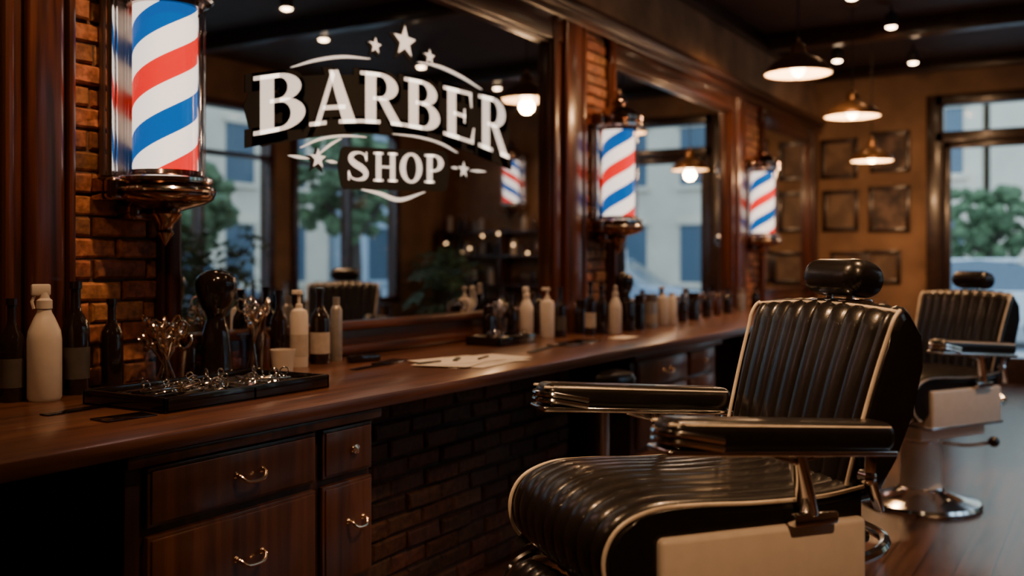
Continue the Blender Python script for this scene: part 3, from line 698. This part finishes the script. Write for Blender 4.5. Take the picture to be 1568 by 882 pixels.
for (x,y,en,aim,size,soft) in [(.6,1.5,50,(1.3,2.8,.9),80,.05),(2.0,1.7,145,(2.5,2.85,1.2),70,.05),(3.7,1.8,140,(4.0,2.85,1.2),75,.05),(5.6,1.9,150,(5.9,2.9,1.3),85,.05),(7.9,1.7,140,(8.2,2.9,1.6),95,.05),  # unseen spots added to light the counter and mirror wall
    (2.9,.2,190,(2.45,.85,.9),60,.08),(1.8,2.2,260,(2.75,.85,1.0),46,.16),(.5,-.7,230,(2.3,.75,.65),34,.08),(5.9,.2,230,(5.6,.7,.8),60,.08),(4.2,-.5,140,(5.4,.7,.6),50,.05),  # unseen fill spots added to brighten the chairs and their leather
    (6.9,-.3,0,None,60,.05),(8.4,-.3,0,None,60,.05),(9.9,-.3,60,(11.5,.2,1.5),90,.05),(9.05,1.62,60,(11.6,2.2,1.7),90,.05),(10.8,1.72,0,None,60,.05),(10.3,2.36,0,None,60,.05)]:
    can(k,x,y,energy=en,aim=aim,size=size,soft=soft); k+=1
# ------------------------------------------------------------------ pictures on far wall
def picture(i,p0,p1,q0,q1,tone):
    ya=fary(p0);yb=fary(p1)
    def z(px,py): yy=fary(px); return EYE+(HY-py)*(FARX*C+yy*S)/F
    z1=z(p0,q0);z0=z(p0,q1); mb=MB(); y0,y1=min(ya,yb),max(ya,yb); X=FARX; t=.05
    for bx_ in ((y0,y1,z0,z0+t),(y0,y1,z1-t,z1),(y0,y0+t,z0,z1),(y1-t,y1,z0,z1)): mb.box(X-.035,X-.001,*bx_,'beam',bev=.008)
    mb.box(X-.012,X-.002,y0+.03,y1-.03,z0+.03,z1-.03,'paint%d'%tone)
    mb.build('picture_frame' if i==0 else 'picture_frame.%03d'%i)
for i,cc in enumerate([((.24,.14,.08),(.11,.06,.035)),((.05,.03,.024),(.20,.12,.08)),((.24,.15,.09),(.15,.09,.055))]):
    m,nt,b=newmat('painting_%d'%i); n=nt.nodes.new('ShaderNodeTexNoise'); n.inputs['Scale'].default_value=5; tc=nt.nodes.new('ShaderNodeTexCoord'); r=nt.nodes.new('ShaderNodeValToRGB')
    r.color_ramp.elements[0].position=.42; r.color_ramp.elements[1].position=.58; r.color_ramp.elements[0].color=(*cc[0],1); r.color_ramp.elements[1].color=(*cc[1],1)
    nt.links.new(tc.outputs['Object'],n.inputs['Vector']); nt.links.new(n.outputs['Fac'],r.inputs['Fac']); nt.links.new(r.outputs['Color'],b.inputs['Base Color']); b.inputs['Roughness'].default_value=.6
    M['paint%d'%i]=m
for i,a in enumerate([(1257,1314,215,275,0),(1333,1394,203,265,1),(1260,1315,292,355,2),(1330,1394,286,356,1),(1272,1325,385,436,2),(1325,1380,383,434,2)]): picture(i,*a)
# ------------------------------------------------------------------ display shelf, console, plants on the window side (seen in the mirrors)
mb=MB(); SY0,SY1=-2.25,-.25; SX=FARX
for z in (.02,.5,.95,1.35,1.68): mb.box(SX-.32,SX-.002,SY0,SY1,z,z+.035,'cab',bev=.004)
for yy in (SY0,(SY0+SY1)/2,SY1): mb.box(SX-.32,SX-.002,yy-.02,yy+.02,0,1.74,'cab',bev=.004)
rnd=random.Random(11)
for z in (.535,.985,1.385,1.715):
    yy=SY0+.1
    while yy<SY1-.08:
        r_=rnd.uniform(.025,.05)
        if abs(yy-(SY0+SY1)/2)>(.07 if z<1.6 else .3): bottle_geo(mb,r_,rnd.uniform(.14,.26),rnd.choice(['wine','tube','pump','jar']),rnd.choice(['darkglass','amber','darkglass','white','silver']),None,(SX-.16+rnd.uniform(-.05,.05),yy,z),seg=12)
        yy+=r_*2+rnd.uniform(.02,.08)
for j in range(9): mb.ball((SX-.33,SY0+.15+j*.21+rnd.uniform(-.06,.06),1.55-.14*math.sin(j*1.3)),.016,.016,.016,'smallbulb',sub=2)
mb.build('display_shelf')
mb=MB(); mb.box(7.5,10.1,OPP+.06,OPP+.42,.72,.76,'cab',bev=.006)
for xx in (7.56,8.8,10.04):
    for yy in (OPP+.10,OPP+.38): mb.box(xx-.03,xx+.03,yy-.03,yy+.03,0,.725,'cab',bev=.004)
xx=7.6
while xx<10.0:
    r_=rnd.uniform(.028,.05); bottle_geo(mb,r_,rnd.uniform(.16,.32),rnd.choice(['wine','wine','tube','pump','jar']),rnd.choice(['darkglass','amber','darkglass','darkglass','silver']),None,(xx,OPP+.24+rnd.uniform(-.08,.08),.76),seg=12)
    xx+=r_*2+rnd.uniform(.01,.07)
mb.build('console_table')
M['leaf']=plain('foliage',(.10,.16,.07),.7,noise=.5,scale=8)
M['bark']=plain('bark',(.09,.06,.045),.8)
M['pot']=plain('clay_pot',(.12,.07,.05),.6)
def plant(x,y,h=1.5,seed=0):
    rnd=random.Random(seed); mb=MB(); mb.lathe([(0,0),(.15,0),(.2,.34),(.215,.36),(.18,.36),(.16,.30),(0,.30)],'pot')
    for j in range(46):
        a=rnd.uniform(0,6.28); l=rnd.uniform(.3,.60); z0=.3; hh=rnd.uniform(.5,1)*h
        P_=cat([(0,0,z0),(.25*l*math.cos(a),.25*l*math.sin(a),z0+(hh-z0)*.6),(l*.7*math.cos(a),l*.7*math.sin(a),hh),(l*math.cos(a),l*math.sin(a),hh-.08)],6)
        mb.tube(P_,.004,'bark',seg=4)
        for u in (3,4,5,6):
            c=P_[u]; sd=Vector((-math.sin(a),math.cos(a),0)); t=(P_[min(u+1,6)]-P_[u-1]).normalized()
            for q in (-1,1):
                b0=c; b1=c+sd*q*.07+t*.05; b2=c+sd*q*.13+t*.06+Vector((0,0,-.02)); b3=c+sd*q*.06-t*.02
                mb.add([b0,b1,b2,b3],[(0,1,2,3)],'leaf')
    mb.build('potted_plant',loc=(x,y,0),smooth=False)
plant(6.75,-1.65,1.65,1); plant(10.75,-1.65,1.45,2)
# ------------------------------------------------------------------ street outside
M['asphalt']=plain('asphalt',(.24,.26,.29),.6,noise=.2,scale=3)
M['pave']=plain('pavement',(.45,.45,.45),.7,noise=.15,scale=3)
M['stone']=plain('facade_stone',(.80,.68,.52),.8,noise=.1,scale=1)
M['stone2']=plain('facade_grey',(.50,.58,.66),.8,noise=.1,scale=1)
M['winglass']=plain('facade_glass',(.08,.13,.18),.1,coat=.5)
M['carwhite']=plain('car_paint_white',(.82,.85,.88),.25,coat=.6)
M['carblue']=plain('car_paint_grey',(.22,.29,.38),.25,coat=.6)
M['tyre']=plain('tyre',(.02,.02,.02),.7)
mb=MB(); mb.box(-30,60,-40,OPP-4.2,-.22,-.14,'asphalt'); mb.box(FARX+4.2,60,-40,40,-.215,-.135,'asphalt'); mb.build('street_ground',smooth=False)
mb=MB(); mb.box(-30,FARX+4.2,OPP-4.2,OPP-.2,-.2,-.02,'pave'); mb.box(FARX+.2,FARX+4.2,OPP-.2,30,-.2,-.02,'pave'); mb.build('sidewalk_ground',smooth=False)
def facade(name,x0,x1,y0,y1,h,face,mat,bay=2.4,fl=3.2):
    mb=MB(); mb.box(x0,x1,y0,y1,-.2,h,mat)
    if face=='Y': a0,a1=x0,x1
    else: a0,a1=y0,y1
    a=a0+.5
    while a+bay<a1:
        z=.6
        while z+2.2<h:
            if face=='Y':
                mb.box(a,a+bay*.5,y1-.1,y1+.03,z,z+1.9,'winglass'); mb.box(a-.12,a+bay*.5+.12,y1,y1+.14,z-.15,z,mat); mb.box(a-.12,a+bay*.5+.12,y1,y1+.10,z+1.9,z+2.05,mat)
            else:
                mb.box(x0-.03,x0+.1,a,a+bay*.5,z,z+1.9,'winglass'); mb.box(x0-.14,x0,a-.12,a+bay*.5+.12,z-.15,z,mat); mb.box(x0-.10,x0,a-.12,a+bay*.5+.12,z+1.9,z+2.05,mat)
            z+=fl
        a+=bay
    mb.build(name,smooth=False)
facade('building_stone',2,14,-26,-17,9,'Y','stone2'); facade('building_stone',14.5,27,-28,-18,11,'Y','stone'); facade('building_stone',27.5,60,-28,-17,12,'Y','stone2')
facade('building_stone',-14,1.5,-27,-17,10,'Y','stone')
facade('building_stone',31,42,-14,2.9,9,'X','stone'); facade('building_stone',31,42,3.1,22,12,'X','stone')
def tree(x,y,h=4.5,r=1.6,seed=0):
    rnd=random.Random(seed); mb=MB(); mb.tube([(0,0,-.05),(.05,0,h*.3),(-.05,.05,h*.55)],[.14,.11,.08],'bark')
    for q in range(5):
        a=q*1.26; mb.tube([(0,0,h*.42),(math.cos(a)*r*.6,math.sin(a)*r*.6,h*.68)],[.06,.03],'bark',seg=6)
    for q in range(150):
        v=Vector((rnd.gauss(0,1),rnd.gauss(0,1),rnd.gauss(0,1))).normalized()*rnd.random()**.4
        s_=rnd.uniform(.10,.24); mb.ball((v.x*r,v.y*r,h*.70+v.z*r*.85),s_,s_*.9,s_*.7,'leaf',sub=1,R=Matrix.Rotation(rnd.random()*3,4,'X'))
    mb.build('street_tree',loc=(x,y,-.02),smooth=False)
tree(25.5,2.45,3.1,1.15,1); tree(17,-5.5,4.5,1.6,2); tree(6.9,-6.0,3.0,1.0,3); tree(9.9,-5.8,3.0,.8,4); tree(14.0,-5.9,4.0,1.3,5); tree(25,8,5,1.8,6)
def car(x,y,rz,mat):
    mb=MB(); body=[(-2.1,.35),(-2.15,.7),(-2.0,.88),(-1.2,.95),(1.0,.93),(1.9,.8),(2.15,.6),(2.15,.35)]
    loft_body(mb,body,lambda z:.88,mat,rim=.94)
    cab=[(-1.45,.93),(-1.0,1.38),(-.3,1.47),(.35,1.42),(1.05,.92)]
    loft_body(mb,cab,lambda z:.80 if z<1.1 else .66,'winglass',rim=.97)
    mb.box(-.95,.3,-.6,.6,1.42,1.485,mat,bev=.02)
    for wxx in (-1.35,1.35):
        for wy in (-.86,.86): 
            mb.lathe([(0,-.1),(.2,-.1),(.33,-.09),(.34,0),(.33,.09),(.2,.1),(0,.1)],'tyre',(wxx,wy,.34),24,R=Matrix.Rotation(rad(90),4,'X'))
            mb.lathe([(0,-.105),(.19,-.105),(.19,.105),(0,.105)],'chrome',(wxx,wy,.34),16,R=Matrix.Rotation(rad(90),4,'X'))
    mb.box(2.1,2.17,.45,.8,.58,.7,'white'); mb.box(2.1,2.17,-.8,-.45,.58,.7,'white')
    mb.build('parked_car',loc=(x,y,-.14),rz=rz)
car(19.0,2.2,rad(90),'carwhite'); car(6.5,-8.6,0,'carwhite'); car(12.2,-8.7,0,'carblue'); car(20,-3.6,rad(90),'carblue')
# ------------------------------------------------------------------ world
w=bpy.data.worlds.new('overcast_sky'); bpy.context.scene.world=w; w.use_nodes=True
bg=w.node_tree.nodes['Background']; bg.inputs[0].default_value=(.56,.79,1.0,1); bg.inputs[1].default_value=2.5
# ------------------------------------------------------------------ camera
cam=bpy.data.cameras.new('camera'); co=bpy.data.objects.new('camera',cam); bpy.context.collection.objects.link(co)
co.location=(0,0,EYE); co.rotation_euler=(rad(90),0,TH-rad(90)); cam.sensor_width=36; cam.lens=35; cam.shift_y=-41/1568
cam.clip_start=.05; cam.clip_end=200
cam.dof.use_dof=True; cam.dof.focus_distance=2.8; cam.dof.aperture_fstop=1.6
bpy.context.scene.camera=co
